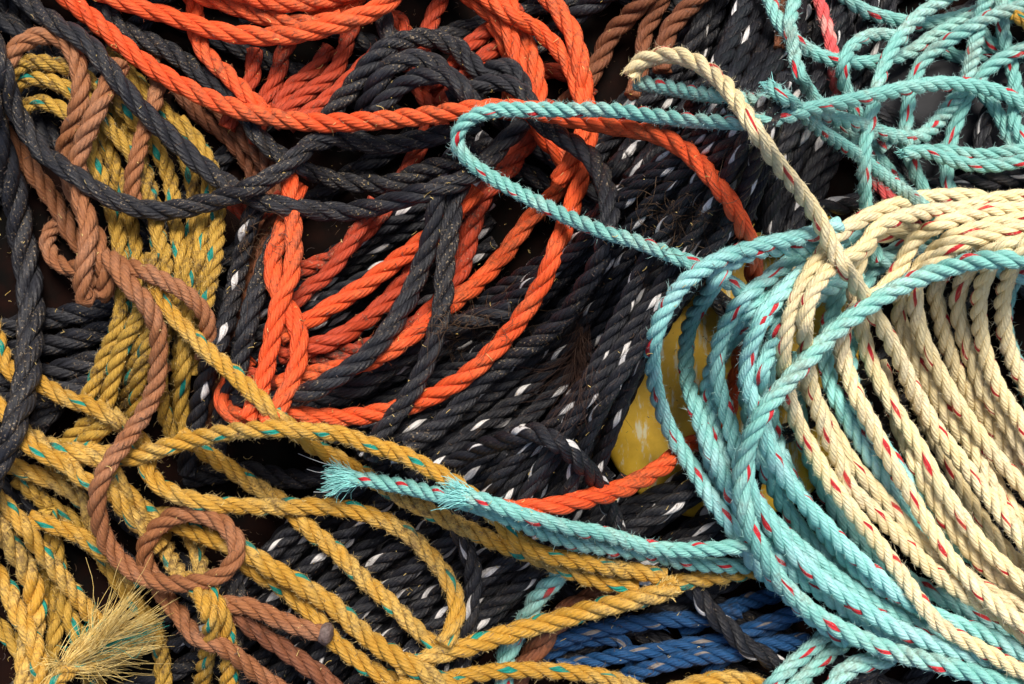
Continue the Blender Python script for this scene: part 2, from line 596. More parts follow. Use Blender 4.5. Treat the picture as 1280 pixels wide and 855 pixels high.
# --- hanks of white-flecked black rope
coil('hank_mid', 'rope_hank', 'hank of black rope with white flecks, slanting between the orange loops and the yellow buoy', 'rope hank', 'hanks of white flecked black rope', (700, 400))
gd = [[(905, 120), (840, 190), (770, 240), (690, 320), (610, 370), (520, 425), (430, 460), (320, 500)],
      [(935, 150), (880, 225), (815, 315), (760, 420), (715, 500), (650, 560), (590, 640)],
      [(985, 90), (962, 200), (925, 290), (850, 370), (805, 440), (772, 510), (735, 620)]]
for i, s in enumerate(family(gd, 22, 6, 3)):
    rope('fleck', 'rope_length', '', '', 10 + .1 * (i * 7 % 5), 11.5, s, thing='hank_mid')
for i, s in enumerate(family(gd, 25, 5, 4)):
    rope('fleck', 'rope_length', '', '', 12 + .1 * (i * 7 % 5), 11, s, thing='hank_mid')
gd2 = [[(600, 150), (540, 220), (460, 280), (390, 330), (320, 370)], [(620, 300), (540, 370), (450, 420), (370, 470), (280, 500)]]
for i, s in enumerate(family(gd2, 9, 7, 14)):
    rope('fleck', 'rope_length', '', '', 9 + .1 * (i * 5 % 7), 12, s, thing='hank_mid')
coil('hank_top', 'rope_hank', 'white flecked black hank running down from the top edge behind the teal tangle', 'rope hank', 'hanks of white flecked black rope', (960, 80))
gd = [[(880, -120), (862, -20), (850, 40), (810, 100), (745, 170), (700, 230)],
      [(960, -120), (960, 0), (930, 80), (880, 170), (840, 240)],
      [(1050, -120), (1040, 0), (1010, 100), (975, 200), (960, 300)],
      [(1100, -120), (1110, 0), (1090, 110), (1040, 220), (1010, 330)]]
for i, s in enumerate(family(gd, 17, 10, 5)):
    rope('fleck', 'rope_length', '', '', 11 + .1 * (i * 5 % 7), 13, s, thing='hank_top')
coil('hank_low', 'rope_hank', 'hank of black rope with white flecks, in the gap framed by the arching yellow ropes', 'rope hank', 'hanks of white flecked black rope', (560, 700))
gd = [[(500, 520), (430, 590), (360, 640), (290, 710), (200, 800)],
      [(620, 560), (540, 640), (460, 710), (390, 770), (320, 850)],
      [(720, 580), (650, 660), (570, 735), (490, 800), (430, 870)],
      [(800, 600), (740, 670), (660, 740), (590, 800), (540, 880)]]
for i, s in enumerate(family(gd, 24, 8, 6)):
    rope('fleck', 'rope_length', '', '', 10.5 + .1 * (i * 5 % 7), 12, s, thing='hank_low')
coil('hank_right', 'rope_hank', 'short hank of black rope with white flecks, under the orange rope beside the teal coil', 'rope hank', 'hanks of white flecked black rope', (850, 640))
gd = [[(905, 540), (850, 600), (770, 640), (690, 690)], [(960, 570), (930, 640), (870, 700), (790, 740)]]
for i, s in enumerate(family(gd, 6, 5, 8)):
    rope('fleck', 'rope_length', '', '', 13 + .1 * (i * 5 % 7), 13, s, thing='hank_right')
rope('fleck', 'flecked_rope', 'black white-flecked rope crossing over its hank just left of the buoy', GF, 14.5, 13, '560,580 600,560 640,548 672,541 702,556 730,582 752,612 768,650 775,690')
rope('fleck', 'flecked_rope', 'black white-flecked rope running down past the blue ropes', GF, 26, 13, '850,700 872,742 890,768 915,790 930,805 960,822 985,845 1000,875')
rope('fleck', 'flecked_rope', 'black rope with white specks hanging between the dull yellow hank and the orange pair', GF, 33, 13, '318,262 305,300 295,345 281,400 264,448 250,508 240,560 232,600')
rope('fleck', 'flecked_rope', 'black white-flecked rope hanging straight down under the arch of yellow rope', GF, 22, 13, '560,640 576,672 591,713 590,751 582,797 574,840')
rope('black', 'black_rope', 'plain black rope hanging beside the left edge of the twisted orange pair', GB, 32, 14, '350,290 333,335 316,385 304,434 290,485 276,530 268,580')
for k, (yy, lb) in enumerate(((388, 'uppermost'), (420, 'second'), (452, 'third'), (484, 'lowest'))):
    rope('black', 'black_rope', 'dim black rope lying level behind the thick black strand at left, %s of four' % lb, GB, 5 + k * .3, 15, [(-20, yy + 26), (60, yy + 12), (120, yy - 2), (180, yy - 26), (230, yy - 60)])
rope('black', 'black_rope', 'black rope hanging in the dark gap right of the brown ring', GB, 16, 14, '300,690 292,730 298,770 290,810 300,860')
rope('black', 'black_rope', 'black rope slanting under the crossing yellow ropes in the lower left gap', GB, 15.6, 14, '230,600 300,590 370,600 430,590')
rope('black', 'black_rope', 'dim black rope in the dark top left corner', GB, 15, 14, '-10,20 30,40 60,80 110,130 170,160')
rope('black', 'black_rope', 'black rope lying level at the top between two orange loops', GB, 28, 11, '300,22 342,11 380,7 420,6 470,14')
rope('fleck', 'flecked_rope', 'black white-flecked rope passing level below the teal tangle', GF, 24, 13, '1010,262 1080,250 1160,236 1230,226 1276,220')
rope('fleck', 'flecked_rope', 'black white-flecked rope upright behind the right side of the teal tangle', GF, 23, 13, '1262,110 1235,150 1228,185 1240,225 1250,260')

# --- blue ropes at the bottom
rope('blue', 'blue_rope', 'blue rope lying just under the bright yellow rope, uppermost of the blue ones', GU, 20, 11, '690,800 735,789 782,780 832,775 881,772 930,764')
rope('blue', 'blue_rope', 'blue rope second from the bottom edge with pale flecks', GU, 21, 11, '690,836 758,822 811,815 853,808 902,800 950,782 1000,762')
rope('blue', 'blue_rope', 'lowest blue rope, rising from the bottom edge', GU, 21.5, 11.5, '720,880 772,850 811,836 863,822 916,817 960,806 1010,800')
rope('blue', 'blue_rope', 'dim blue rope behind, close under the teal coil', GU, 18, 11, '850,790 905,764 937,752 968,744 1010,730')
rope('blue', 'blue_rope', 'dim blue rope curling into the dark beside the dark brown rope', GU, 19, 11, '670,822 705,806 747,797 775,800 790,830 800,870')
rope('blue', 'blue_rope', 'dim blue rope deep in the gap left of the pale teal ends', GU, 17, 11, '880,850 930,800 970,782 1010,760')

# --- yellow hank at upper left
coil('yhank', 'rope_hank', 'hank of dull yellow rope with green flecks hanging at upper left behind the brown loops', 'rope hank', None, (190, 250))
for o_, s in ((24, '14,118 30,100 60,102 92,118 122,160 146,215 160,265 170,320 172,380 150,450 120,520 95,580'),
              (25, '8,96 32,78 66,80 100,92 138,128 165,175 186,235 198,300 196,370 175,430 160,490 140,540'),
              (24.5, '20,150 42,128 70,134 98,152 118,200 140,260 152,320 150,390 128,450 105,510'),
              (26, '130,60 172,105 205,140 236,172 258,205 262,245 254,290 251,320 253,361 246,420 236,470'),
              (25.5, '150,80 190,125 218,168 236,215 242,262 238,305 232,352 226,420 222,475 224,520 230,560'),
              (26.5, '120,100 160,140 190,180 210,220 216,262 222,300 228,332 222,372 205,420 200,470 206,520 218,560'),
              (27, '108,120 140,165 170,200 190,250 200,292 208,330 200,390 182,440 172,490 168,540 180,580'),
              (26.2, '225,150 250,180 268,220 272,260 268,310 262,350 255,400'),
              (27.2, '196,318 186,360 170,400 150,440 138,490 122,540 100,560'),
              (27.4, '230,330 236,380 232,430 228,470 226,510 238,560')):
    rope('oyellow', 'rope_length', '', '', o_, 11, s, thing='yhank')

# --- brown ropes
rope('brown', 'brown_rope', 'tan rope making a round bend at upper left and hanging down as a pair', GW_, 40, 13, '205,470@18 150,360@20 91,295@36 77,270 60,242 42,218 21,190@36 0,158 -6,120@40 6,82 26,54 56,44 84,55 99,84 101,119 92,154 83,185 88,225 104,262 122,300 131,335 132,360 129,368@34 126,350 122,310')
rope('brown', 'brown_rope', 'tan rope lying against the round bend and ending in the left of two hanging bights', GW_, 41, 13, '150,80@33 132,112@41 119,142 106,175 96,208 100,245 110,282 107,315 102,345 103,366 106,374@34 109,355 112,310')
rope('brown', 'brown_rope', 'short brown loop peeking out left of the hanging tan bights and bending down at right', GW_, 38, 11.5, '85,270@30 66,286 58,303 68,325 91,335 118,330 144,328@53 175,338 211,354 240,375 256,397 258,420@30 250,450')
rope('brown', 'brown_rope', 'reddish brown rope winding down and closing into a ring at lower left', GW_, 53, 12.5, '134,318@39 144,332@53 162,356 182,380 196,408 198,445 193,483 180,515 159,545 140,572 129,592 121,620 124,653 138,687 163,713 196,727 232,730 267,723 290,706 297,681 281,656 249,643 218,646 193,664 179,688@51 183,708@47 207,746 228,773 246,797 280,810 309,832 340,856')
rope('brown', 'brown_rope', 'brown rope between two diagonal black ropes at upper left', GW_, 30, 11, '190,60 198,102 193,128 180,165 172,196 164,230 168,270')
rope('shaded_brown', 'brown_rope', 'dark brown rope passing behind the black ropes, left of a near twin', GW_, 17, 12, '220,110 248,142 290,176 315,215 326,270 310,350 296,390 275,440 262,512 258,560', fuzz=.2)
rope('shaded_brown', 'brown_rope', 'dark brown rope passing behind the black ropes, right of a near twin', GW_, 17.5, 12, '260,120 308,174 335,211 345,255 338,290 325,345 308,420', fuzz=.2)
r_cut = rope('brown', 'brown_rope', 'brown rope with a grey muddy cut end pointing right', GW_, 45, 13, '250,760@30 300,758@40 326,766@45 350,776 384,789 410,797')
rope('shaded_brown', 'brown_rope', 'dark brown rope in shadow below the muddy cut end', GW_, 20, 13, '290,765 328,794 370,822 405,848 430,880')
rope('shaded_brown', 'brown_rope', 'rusty brown rope dropping from the top edge, leftmost of three', GW_, 30, 13, '812,-6 790,18 762,46 746,78 728,106 700,135')
rope('shaded_brown', 'brown_rope', 'rusty brown rope dropping from the top edge, middle of three', GW_, 28, 11, '832,-6 818,18 806,42 803,80 790,120')
rope('shaded_brown', 'brown_rope', 'rusty brown rope dropping from the top edge, rightmost of three', GW_, 29, 13, '880,-10 852,18 834,46 826,90')
rope('shaded_brown', 'brown_rope', 'broad chestnut rope slanting under the bright yellow rope at the bottom', GW_, 25, 17, '640,860 656,832 672,808 690,782 712,764 745,748 800,735')
rope('shaded_brown', 'brown_rope', 'bit of brown rope just inside the two teal ropes at the top edge', GW_, 24, 11, '985,-30 984,0 982,22 975,60')

# --- orange ropes, the deep ones first
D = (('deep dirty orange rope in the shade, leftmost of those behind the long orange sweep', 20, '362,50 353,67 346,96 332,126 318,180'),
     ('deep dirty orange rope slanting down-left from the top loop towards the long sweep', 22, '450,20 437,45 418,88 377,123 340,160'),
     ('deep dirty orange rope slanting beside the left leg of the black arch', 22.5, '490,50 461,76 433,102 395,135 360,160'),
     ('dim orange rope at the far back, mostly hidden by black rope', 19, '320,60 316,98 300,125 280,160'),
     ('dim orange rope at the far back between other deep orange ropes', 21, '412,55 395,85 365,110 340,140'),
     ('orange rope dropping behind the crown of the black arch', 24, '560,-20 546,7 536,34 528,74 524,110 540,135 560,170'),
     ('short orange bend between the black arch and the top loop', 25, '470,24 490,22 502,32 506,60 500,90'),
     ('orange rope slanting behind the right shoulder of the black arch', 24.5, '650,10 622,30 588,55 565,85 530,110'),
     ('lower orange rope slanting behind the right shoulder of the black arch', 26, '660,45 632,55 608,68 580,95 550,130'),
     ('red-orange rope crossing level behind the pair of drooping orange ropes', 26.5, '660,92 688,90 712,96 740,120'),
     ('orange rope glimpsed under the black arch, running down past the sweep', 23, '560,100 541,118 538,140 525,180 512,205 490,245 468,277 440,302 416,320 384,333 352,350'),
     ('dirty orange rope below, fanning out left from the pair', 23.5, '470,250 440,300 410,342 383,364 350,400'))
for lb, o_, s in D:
    rope('dirty_shaded_orange', 'orange_rope', lb, GO, o_, 11.5, s)
rope('dirty_shaded_orange', 'orange_rope', 'dirty orange rope running beside the teal hairpin down behind the black pair', GO, 30, 14, '690,130 672,160 652,186 626,221 602,247 588,285 580,320 568,352 545,385 500,420 440,440 385,448')
rope('orange', 'orange_rope', 'inner of two orange sweeps running from the drooping pair down-left under the black pair', GO, 31, 12.5, '600,4@34 621,22 639,54 648,86 660,118 672,160@32 705,205 694,240 664,275 630,320 595,357 560,385 528,408 490,436 450,455 400,465 350,480')
rope('orange', 'orange_rope', 'orange rope sweeping from the drooping pair in a wide curve to the lower left, outermost', GO, 34, 13, '684,-4@36 702,18 719,49 726,81 730,116@34 735,160 731,205 722,240 711,272 699,303 679,350 651,396 616,438 574,476 528,501 480,514 433,521 388,520 353,517 315,520 290,518 279,503@25 288,475 315,445')
rope('orange', 'orange_rope', 'orange rope with a dirty worn stretch, drooping left of its cleaner twin', GO, 35, 12, '590,-16 611,0 642,21 667,32 691,53 709,78 720,106 728,130 730,158 718,196 700,230')
rope('orange', 'orange_rope', 'orange rope drooping from the top behind the worn one, next to the black knot', GO, 33, 12, '630,-14 640,14 650,40 662,66 670,98 672,122 660,160')
rope('orange', 'orange_rope', 'orange rope dropping left of the black knot to the long sweep', GO, 32, 11.5, '618,28 634,60 640,90 637,116 630,150')
rope('orange', 'orange_rope', 'orange rope fanning left from the black pair, upper of two close ones', GO, 31.5, 13, '590,240 560,275 525,305 497,326 458,354 423,378 384,403 345,420')
rope('dirty_shaded_orange', 'orange_rope', 'dirty orange rope fanning left from the black pair, lower of two close ones', GO, 30.5, 13, '560,290 535,318 511,347 482,378 447,406 412,425 388,434 350,445')
rope('dirty_shaded_orange', 'orange_rope', 'lowest dirty orange rope of the fan, in shade', GO, 29, 12, '500,430 450,440 420,446 390,455 360,470')
rope('dirty_shaded_orange', 'orange_rope', 'orange rope in shade by the lower end of the twisted pair, curling left', GO, 30, 11, '420,470 380,480 340,478 309,468 290,505 280,540')
rope('orange', 'orange_rope', 'orange rope hanging on the left of the twisted pair', GO, 37, 12.5, '361,215 364,250 366,285 366,320 361,350@38 349,378 340,420 332,465 322,500 310,530')
rope('orange', 'orange_rope', 'fuzzy orange rope bulging on the right of the twisted pair', GO, 37.5, 12.5, '372,232@35 352,290 341,330 346,362 362,388 374,418 373,455 361,485 348,508 330,530', fuzz=.5)
rope('dirty_shaded_orange', 'orange_rope', 'worn orange bit under the two black ropes where they cross', GO, 29, 11, '290,250 310,268 335,260 352,245')
rope('orange', 'orange_rope', 'longest clean orange rope, sweeping from top left across to the buoy and back', GO, 50, 13, '81,-4 116,25 151,53 182,79 218,102 253,120 298,137 351,148 405,153 458,151 511,146 553,141 616,135 670,137 712,147 768,157 811,167 853,186 884,214 909,246 926,274 939,305 943,343 931,430@49 919,477 905,520 885,545 860,557 825,583 782,608 740,622 698,632 663,636 642,637 624,638', stiff=1.5)
rope('orange', 'orange_rope', 'clean orange rope arching across the top left, lowest of the top loops', GO, 48, 13, '137,-4 168,9 210,21 246,32 288,42 333,46 372,43 412,33 451,19 482,4 500,-14', stiff=1.3)
rope('orange', 'orange_rope', 'orange rope joining the top arch from above on its left', GO, 45, 12.5, '262,-4 302,11 337,23 368,30 400,28 430,20')
rope('orange', 'orange_rope', 'orange rope lying level along the very top edge', GO, 46, 12, '300,-8 340,2 375,3 410,-2 440,-10')
rope('orange', 'orange_rope', 'orange rope rising to the top edge from under the top arch', GO, 44, 12, '380,26 409,17 430,8 450,-6')
rope('orange', 'orange_rope', 'orange rope dropping from the top edge between black ropes onto the long sweep', GO, 44.5, 12, '236,-6 242,10 246,44 261,72 286,96 308,118 330,140')

# --- plain black ropes
rope('black', 'black_rope', 'black rope running diagonally from the top left corner, then level below the orange sweep', GB, 42, 13.5, '26,-6 45,12 70,30 109,55 130,78 154,107 179,138 211,168 246,200 277,225 310,245@41 346,256 388,262 430,264@43 458,260 511,246 553,233 584,220 611,196 637,169 656,150', lay=3.6)
rope('black', 'black_rope', 'black rope sagging from the left edge to a dirty bend under the long orange sweep', GB, 46, 13.5, '-4,60 7,98 15,128 32,158 56,190 88,214 123,239 161,256 200,263 239,259 281,248 318,234 346,218 370,196 391,180 416,173 440,176 482,182 525,176 560,167 600,152', lay=3.6)
rope('black', 'black_rope', 'black rope half hidden beneath the long orange sweep, diagonal from the top', GB, 40, 13, '120,-4 140,26 162,42 197,57 226,74 253,95 291,120 312,150 326,172 353,196 376,210 398,218 440,228 490,228 528,212 574,198 610,185')
rope('black', 'black_rope', 'black rope in a high arch, running on past the hairpin and below the orange sweep', GB, 43, 13.5, '405,165@38 419,137 440,110 458,86 479,63 511,50 546,49 574,61 590,80 606,90 630,84 645,93 655,115 672,150@41 705,172 737,193 754,221 762,255@27 761,285 750,325 730,362 705,397 672,425 635,452 600,482 574,508 540,538 505,560')
rope('black', 'black_rope', 'black rope forming the inner left leg of the arch', GB, 41, 13.5, '445,170@38 468,112@41 482,88 498,76@39.5 520,72 545,82 575,110 600,140')
rope('black', 'black_rope', 'black rope in a low arch inside the high black arch', GB, 40, 13, '470,140 492,116 518,98 553,94 576,106 588,128 592,160')
rope('black', 'black_rope', 'short worn black rope looped behind the knot of the arch', GB, 39, 12, '560,120 590,110 620,104 648,112 668,140')
rope('black', 'black_rope', 'black rope end poking up between the arch and the top orange loop', GB, 27, 13, '470,0 482,30 490,60 480,90')
rope('black', 'black_rope', 'left of the two black ropes hanging down across the orange fan', GB, 41, 13.5, '552,235 546,253@41 541,280 532,315 513,366 490,410 458,446 426,469 395,486 368,496@33 335,500 295,505')
rope('black', 'black_rope', 'right of the two black ropes hanging down across the orange fan', GB, 44, 13.5, '580,225@38 570,246@40 566,280@44 557,333 552,385 538,438 520,480 497,515 475,540 460,570')
rope('black', 'black_rope', 'black rope lying level in the shade under the fan of orange ropes', GB, 21, 14, '640,390 560,410 500,450 440,490 380,500')
rope('black', 'black_rope', 'thick black rope hanging down along the left edge', GB, 55, 18, '-8,150 5,196 18,246 24,290 33,333 38,378 38,420 35,462 27,505 15,540 0,575', lay=3.3)

# --- yellow ropes
Yo = lambda lb, o_, r, s, kd='yellow', **k: rope(kd, 'yellow_rope', lb, GY, o_, r, s, **k)
Yo('yellow rope running diagonally from the brown bend down under the frayed teal ends', 50, 12, '189,345@45 198,368@50 211,389 239,417 267,445 298,473 326,501 350,524 391,557@40 419,571 445,586 497,618 539,639 581,658 633,681 670,696 716,714 758,727 796,731')
Yo('yellow rope arching under the two frayed teal ends and ending in a fuzzy knot', 51, 12, '90,562@44 140,568 161,571@51 196,562 239,550 281,541 333,535 386,538 423,542 458,555 497,567 532,583 567,602 598,626 625,652 650,676 680,692 716,700 765,709 804,715 835,723')
y_b = Yo('bright yellow rope rising from the bottom centre to the fuzzy knot', 52, 14, '500,838@45 542,822@52 581,810 616,798 651,787 700,776 735,764 775,753 818,741 848,727')
Yo('yellow rope going from the fuzzy knot in under the teal coil', 50.5, 12, '820,735 853,727 898,721 951,713 990,706 1040,690@20')
Yo('clean yellow rope curving over the gap and dropping at right', 54, 12, '182,560@49 188,592@54 205,610 228,622 263,630 316,633 368,633 408,634 440,638 472,648 504,664 532,688 553,713 567,741 570,766 563,790 550,812@45')
Yo('dirty yellow rope running diagonally beneath the curving clean one', 50, 12, '225,540 253,562 281,581 316,605 351,626 384,657 416,685 447,716 482,747 518,781 548,806')
Yo('thick fuzzy yellow rope running from the brown ring to the bottom edge', 51.5, 13.5, '140,588@47 152,612 180,640 210,652 244,664 281,678 307,688@51 342,711 381,735 419,762 451,789 486,815 518,834 560,856', fuzz=1.8)
Yo('yellow rope under the fuzzy one, passing behind the muddy cut end', 43, 12, '290,690 320,716 346,730 372,752 396,775 410,795@42 437,816 465,836 500,856')
Yo('yellow rope seen through the brown ring and hanging below it, left one', 46, 12, '196,640 206,680 222,712 246,735 258,758 264,788 258,822 252,860')
Yo('yellow rope seen through the brown ring and hanging below it, right one', 45, 12, '225,652 242,678 252,712 268,748 282,785 286,815 288,860')
Yo('yellow rope slanting from the left edge down behind the frayed yellow end', 49, 12, '-4,622 21,648 39,671 60,699 81,727 104,759 122,783 130,800')
Yo('fat fuzzy yellow rope bending down to the bottom left corner', 50, 15, '-6,655 10,678 28,704 42,740 44,778 36,815 34,860', fuzz=1.8)
Yo('yellow rope joining the fat fuzzy one from the left edge', 51, 13, '-6,716 8,738 20,764 36,790 48,830 52,862')
Yo('short yellow rope lying across below the left knot of ropes, with a bright green fleck', 50, 12, '34,648@46 66,658@50 100,671 123,688 150,702@45 175,730')
Yo('yellow rope from the left edge running right and under the brown winding rope, upper', 48, 12, '-6,575 14,583 46,594 77,606 106,628 118,655 128,680@44')
Yo('yellow rope descending from the thick black rope to the brown ring', 48.5, 12, '20,540 50,564 81,580 104,600 140,618 158,640 180,664@46 205,690')
Yo('pale yellow rope crossing from the left edge towards the winding brown rope', 47, 12, '-6,420 11,462 53,482 81,498 112,508 140,522 165,540 190,560')
Yo('yellow rope lower at the left edge, half behind the thick black rope', 46, 12, '-6,505 21,533 46,550 84,566 116,573 150,585')
Yo('short yellow rope coming out below the dull hank', 42, 12, '130,505 112,525 92,545 72,566 60,600', kd='oyellow')
Yo('second short yellow rope coming out below the dull hank', 42.5, 12, '150,510 132,530 112,548 96,570 90,600', kd='oyellow')
Yo('yellow rope in shade hanging in the middle of the lower left tangle', 38, 12, '60,640 72,700 82,760 100,800 120,860', kd='oyellow')
Yo('yellow rope in shade low at the left edge', 37, 12, '-6,780 15,800 40,830 50,860', kd='oyellow')
Yo('yellow rope in shade under the brown winding rope', 36, 12, '20,600 60,630 100,660 150,730 195,790 205,860', kd='oyellow')
Yo('dim yellow rope in the gap near the left edge', 36.5, 12, '-6,640 20,690 50,720 70,770 60,830', kd='oyellow')
Yo('yellow rope lying level along the bottom edge', 48, 11.5, '556,850@48 600,842 646,838 705,840 760,848 800,862')
Yo('short yellow rope at the bottom edge below the blue ropes', 40, 12, '850,862 880,852 912,848 951,856 975,868')
y_fr = Yo('yellow rope with a big frayed end spread out at lower left', 55, 14, '60,870 74,845 92,826')

# --- teal ropes
T = lambda nm, lb, o_, r, s, **k: rope('teal', nm, lb, GT, o_, r, s, **k)
T('teal_rope', 'long teal rope crossing the top and turning in a hairpin bend in the middle', 70, 10.5, '1280,131 1252,117 1213,107 1178,105 1140,110 1098,119 1048,130 1013,137 978,146 933,153 881,153 846,149 811,143 758,138 705,139 653,138 616,138 590,146 574,162 572,180 584,199 606,216 640,236 670,252 716,274 758,290 797,303 839,320 874,335@52 900,347 928,366 950,400', stiff=1.4)
t_e1 = T('teal_rope', 'teal rope with a frayed end pointing left under the cream arch', 66, 10.5, '797,107 825,109 867,116 902,121 937,127 972,131@64 1013,140 1062,152 1096,164 1126,172 1150,170 1172,151 1190,128@66 1207,106 1217,70 1226,28 1236,-6')
t_e2 = T('teal_rope', 'teal rope with a small frayed stub pointing up, slanting down to the cream coil', 65, 9.6, '964,110 980,122 998,138 1020,160 1048,179 1076,197 1105,220 1138,244 1170,268')
T('teal_rope', 'teal rope dipping across the tangle from the top edge, left of two', 60, 9.6, '960,-6 975,28 1003,56 1031,71 1069,79 1108,76 1140,65 1163,48 1196,28 1230,14 1276,2')
T('teal_rope', 'teal rope hanging from the top edge and bending right under the long one', 61, 9.6, '994,-6 989,32 994,70 1003,100 1020,126 1045,152 1075,180 1105,206 1132,234')
T('teal_rope', 'teal rope slanting in from the top edge towards the right corner', 59, 9.6, '1050,-8 1076,11 1108,22 1147,29 1185,24 1225,14 1276,22')
T('teal_rope', 'teal rope swinging down from the top to a straight drop onto the cream coil', 67, 9.6, '1192,-6 1150,20 1126,46 1108,74 1097,105 1090,140 1083,175 1080,218 1082,255@62 1088,295 1098,330')
T('teal_rope', 'teal rope in a small upright loop behind the long one', 62, 9.6, '1135,46 1113,42 1087,46 1064,63 1054,88 1057,112 1068,138 1085,162 1110,184')
T('teal_rope', 'teal rope curving down from the right corner and dropping beside the frayed stub', 66.5, 9.6, '1278,8 1240,20 1202,40 1170,62 1152,82 1142,105 1135,137 1132,165 1138,195 1148,222@60 1160,248 1178,285')
T('teal_rope', 'teal rope crossing the long one at right and hanging straight down', 65.5, 9.6, '1276,64 1252,75 1229,92 1210,118 1197,146 1187,176 1183,206@60 1188,245 1195,285')
t_e3 = T('teal_rope', 'teal rope lying level at right with a frayed tip', 67.5, 9.6, '1124,194 1152,190 1184,199 1212,206 1240,207 1278,200')
T('teal_rope', 'teal rope lying level just above the one with the frayed tip', 64, 9.6, '1125,178@60 1150,188@66 1185,190 1225,195 1276,190')
T('teal_rope', 'teal rope at far right wriggling down the edge', 63, 9.6, '1252,-6 1253,25 1256,50 1265,85 1272,120 1268,150 1280,180')
T('teal_rope', 'teal rope bending down at right below the long one', 62.5, 9.6, '1215,110 1238,128 1252,150 1264,178 1270,205')
T('teal_rope', 'dim teal rope in the shade behind the right part of the tangle', 50, 9.6, '1140,70 1175,62 1205,72 1235,66 1270,78')
T('teal_rope', 'second dim teal rope in the shade near the right edge', 50.5, 9.6, '1225,40 1240,56 1262,66 1290,60')
T('teal_rope', 'dim teal rope at the right edge beside the cream coil', 50, 11, '1276,330 1262,370 1258,420 1276,470')

t_f1 = T('teal_rope', 'teal rope with a bushy frayed end lying over the yellow arch, its end farther left', 62, 11, '428,598 450,597 482,602 518,609 553,619 590,630 640,648 680,666 716,678 758,685 811,692 863,703 935,708@50 990,700', fuzz=1.4)
t_f2 = T('teal_rope', 'teal rope with a frayed end lying on its longer neighbour, its end farther right', 62.5, 11, '577,617@63 598,622 625,632 660,645 705,657 758,668 811,684 863,688 916,683 968,672@50 1000,660', fuzz=1.4)
rope('teal', 'teal_rope', 'pale dirty teal rope upright behind the bright yellow rope at the bottom', GT, 30, 13, '725,685 705,712 690,730 672,748 660,770 645,795 632,820 628,860')
rope('teal', 'teal_rope', 'teal rope slanting up from the bottom edge, upper of two below the coil', GT, 44, 11, '958,864 988,832 1015,808 1036,790 1060,770')
rope('teal', 'teal_rope', 'teal rope slanting up from the bottom edge, lower of two below the coil', GT, 43, 11, '985,866 1010,842 1040,814 1070,796')
rope('teal', 'teal_rope', 'pale blue-green rope bent at the bottom edge below the coil', GT, 42, 13, '1040,862 1056,842 1078,830 1102,826 1130,815')

rope('pink', 'pink_rope', 'pink rope hanging from the top edge behind the teal tangle', 'pink ropes in the heap', 40, 9, '1022,-6 1031,25 1038,56 1043,98 1050,140 1072,190')
rope('pink', 'pink_rope', 'dirty pink rope going in under the cream coil', 'pink ropes in the heap', 41, 9, '1080,205 1096,227 1119,253 1140,277 1160,310')
r_ye = rope('yellow', 'yellow_rope', 'short yellow rope end poking in at the top right corner', GY, 68, 9, '1266,16 1276,22 1290,34', fuzz=.4)

# --- the teal coil
coil('tcoil', 'rope_coil', 'coil of bright teal rope with red flecks spilling under the cream coil', 'rope coil', None, (1000, 560))
TC = [(55, '1060,350 1025,372 960,400@55 920,420 896,455 884,490 880,530 890,580 915,640 950,700 1000,760 1060,800'),
      (56, '1290,300 1160,300 1090,330 1055,357 1038,396 1031,438 1038,480 1056,520 1078,553 1100,590 1124,625 1150,665 1190,710 1240,745 1280,765'),
      (56.5, '1276,345 1180,322 1128,318 1085,350 1065,400 1062,450 1072,500 1095,545 1125,590 1160,640 1210,690 1276,740'),
      (57, '1130,330 1060,322 1010,352 985,385 965,430 958,480 966,540 985,590 1010,635 1045,680 1090,722 1140,757 1200,785 1276,815'),
      (57.5, '1080,292 1040,318@57.5 1000,345 972,366 952,397 940,431 934,477 938,519 947,560 962,600 985,640 1015,680 1050,716 1095,750 1150,780 1210,800 1276,822'),
      (58, '1060,296 1010,312 960,346 928,374 910,406 899,441 898,475 908,519 918,560 932,600 957,640 996,680 1038,714 1076,742 1126,772 1178,797 1250,822 1290,838'),
      (59, '1050,312 1000,310 950,313 925,322 904,338 882,371 862,405 857,440 861,477 871,512 883,546 896,578 908,605 926,640 950,672 985,706 1020,735 1062,764 1110,790 1161,812 1231,832 1290,850'),
      (60, '1050,288 1027,292 997,296 960,303 920,315 888,331 868,344 846,364 826,398 816,436 818,477 828,515 842,547 860,577 881,612 900,640 916,664 934,692@54 960,722 1000,750'),
      (59.5, '1040,318@58 1005,340 975,370 950,405 936,440 934,475@59.5 945,510 956,550 975,590 999,622 1027,652 1055,682 1090,714 1126,744 1168,768 1231,792 1290,822'),
      (58.6, '1002,440@58.6 996,490 1002,540 1020,590 1046,636 1076,676 1112,708 1146,730 1196,757 1290,800'),
      (56.2, '1070,322 1005,345 955,372 918,408 896,450 887,490 890,528 902,564 918,592 940,630 975,675 1015,712 1060,745'),
      (58.3, '1075,345 1020,368 988,398 962,440 950,482 953,522 966,566 986,602 1012,640 1050,690 1100,732 1160,762'),
      (61, '955,505@59 942,535 934,570 934,600 945,628 964,658 992,692 1027,724 1069,753 1108,779 1161,803 1231,824 1290,842')]
for o_, s in TC:
    rope('tealb', 'rope_turn', '', '', o_, 11.5, s, thing='tcoil')
rope('teal', 'loose_end', '', '', 80, 12.7, '1280,326 1245,324 1206,328 1161,343 1122,361 1083,385 1048,411 1017,441 989,473 964,502 944,533 932,562@70 927,604 933,646@64 947,685 968,720 996,749 1031,776 1073,797 1126,816 1178,830 1231,846 1280,862', thing='tcoil', stiff=1.3)

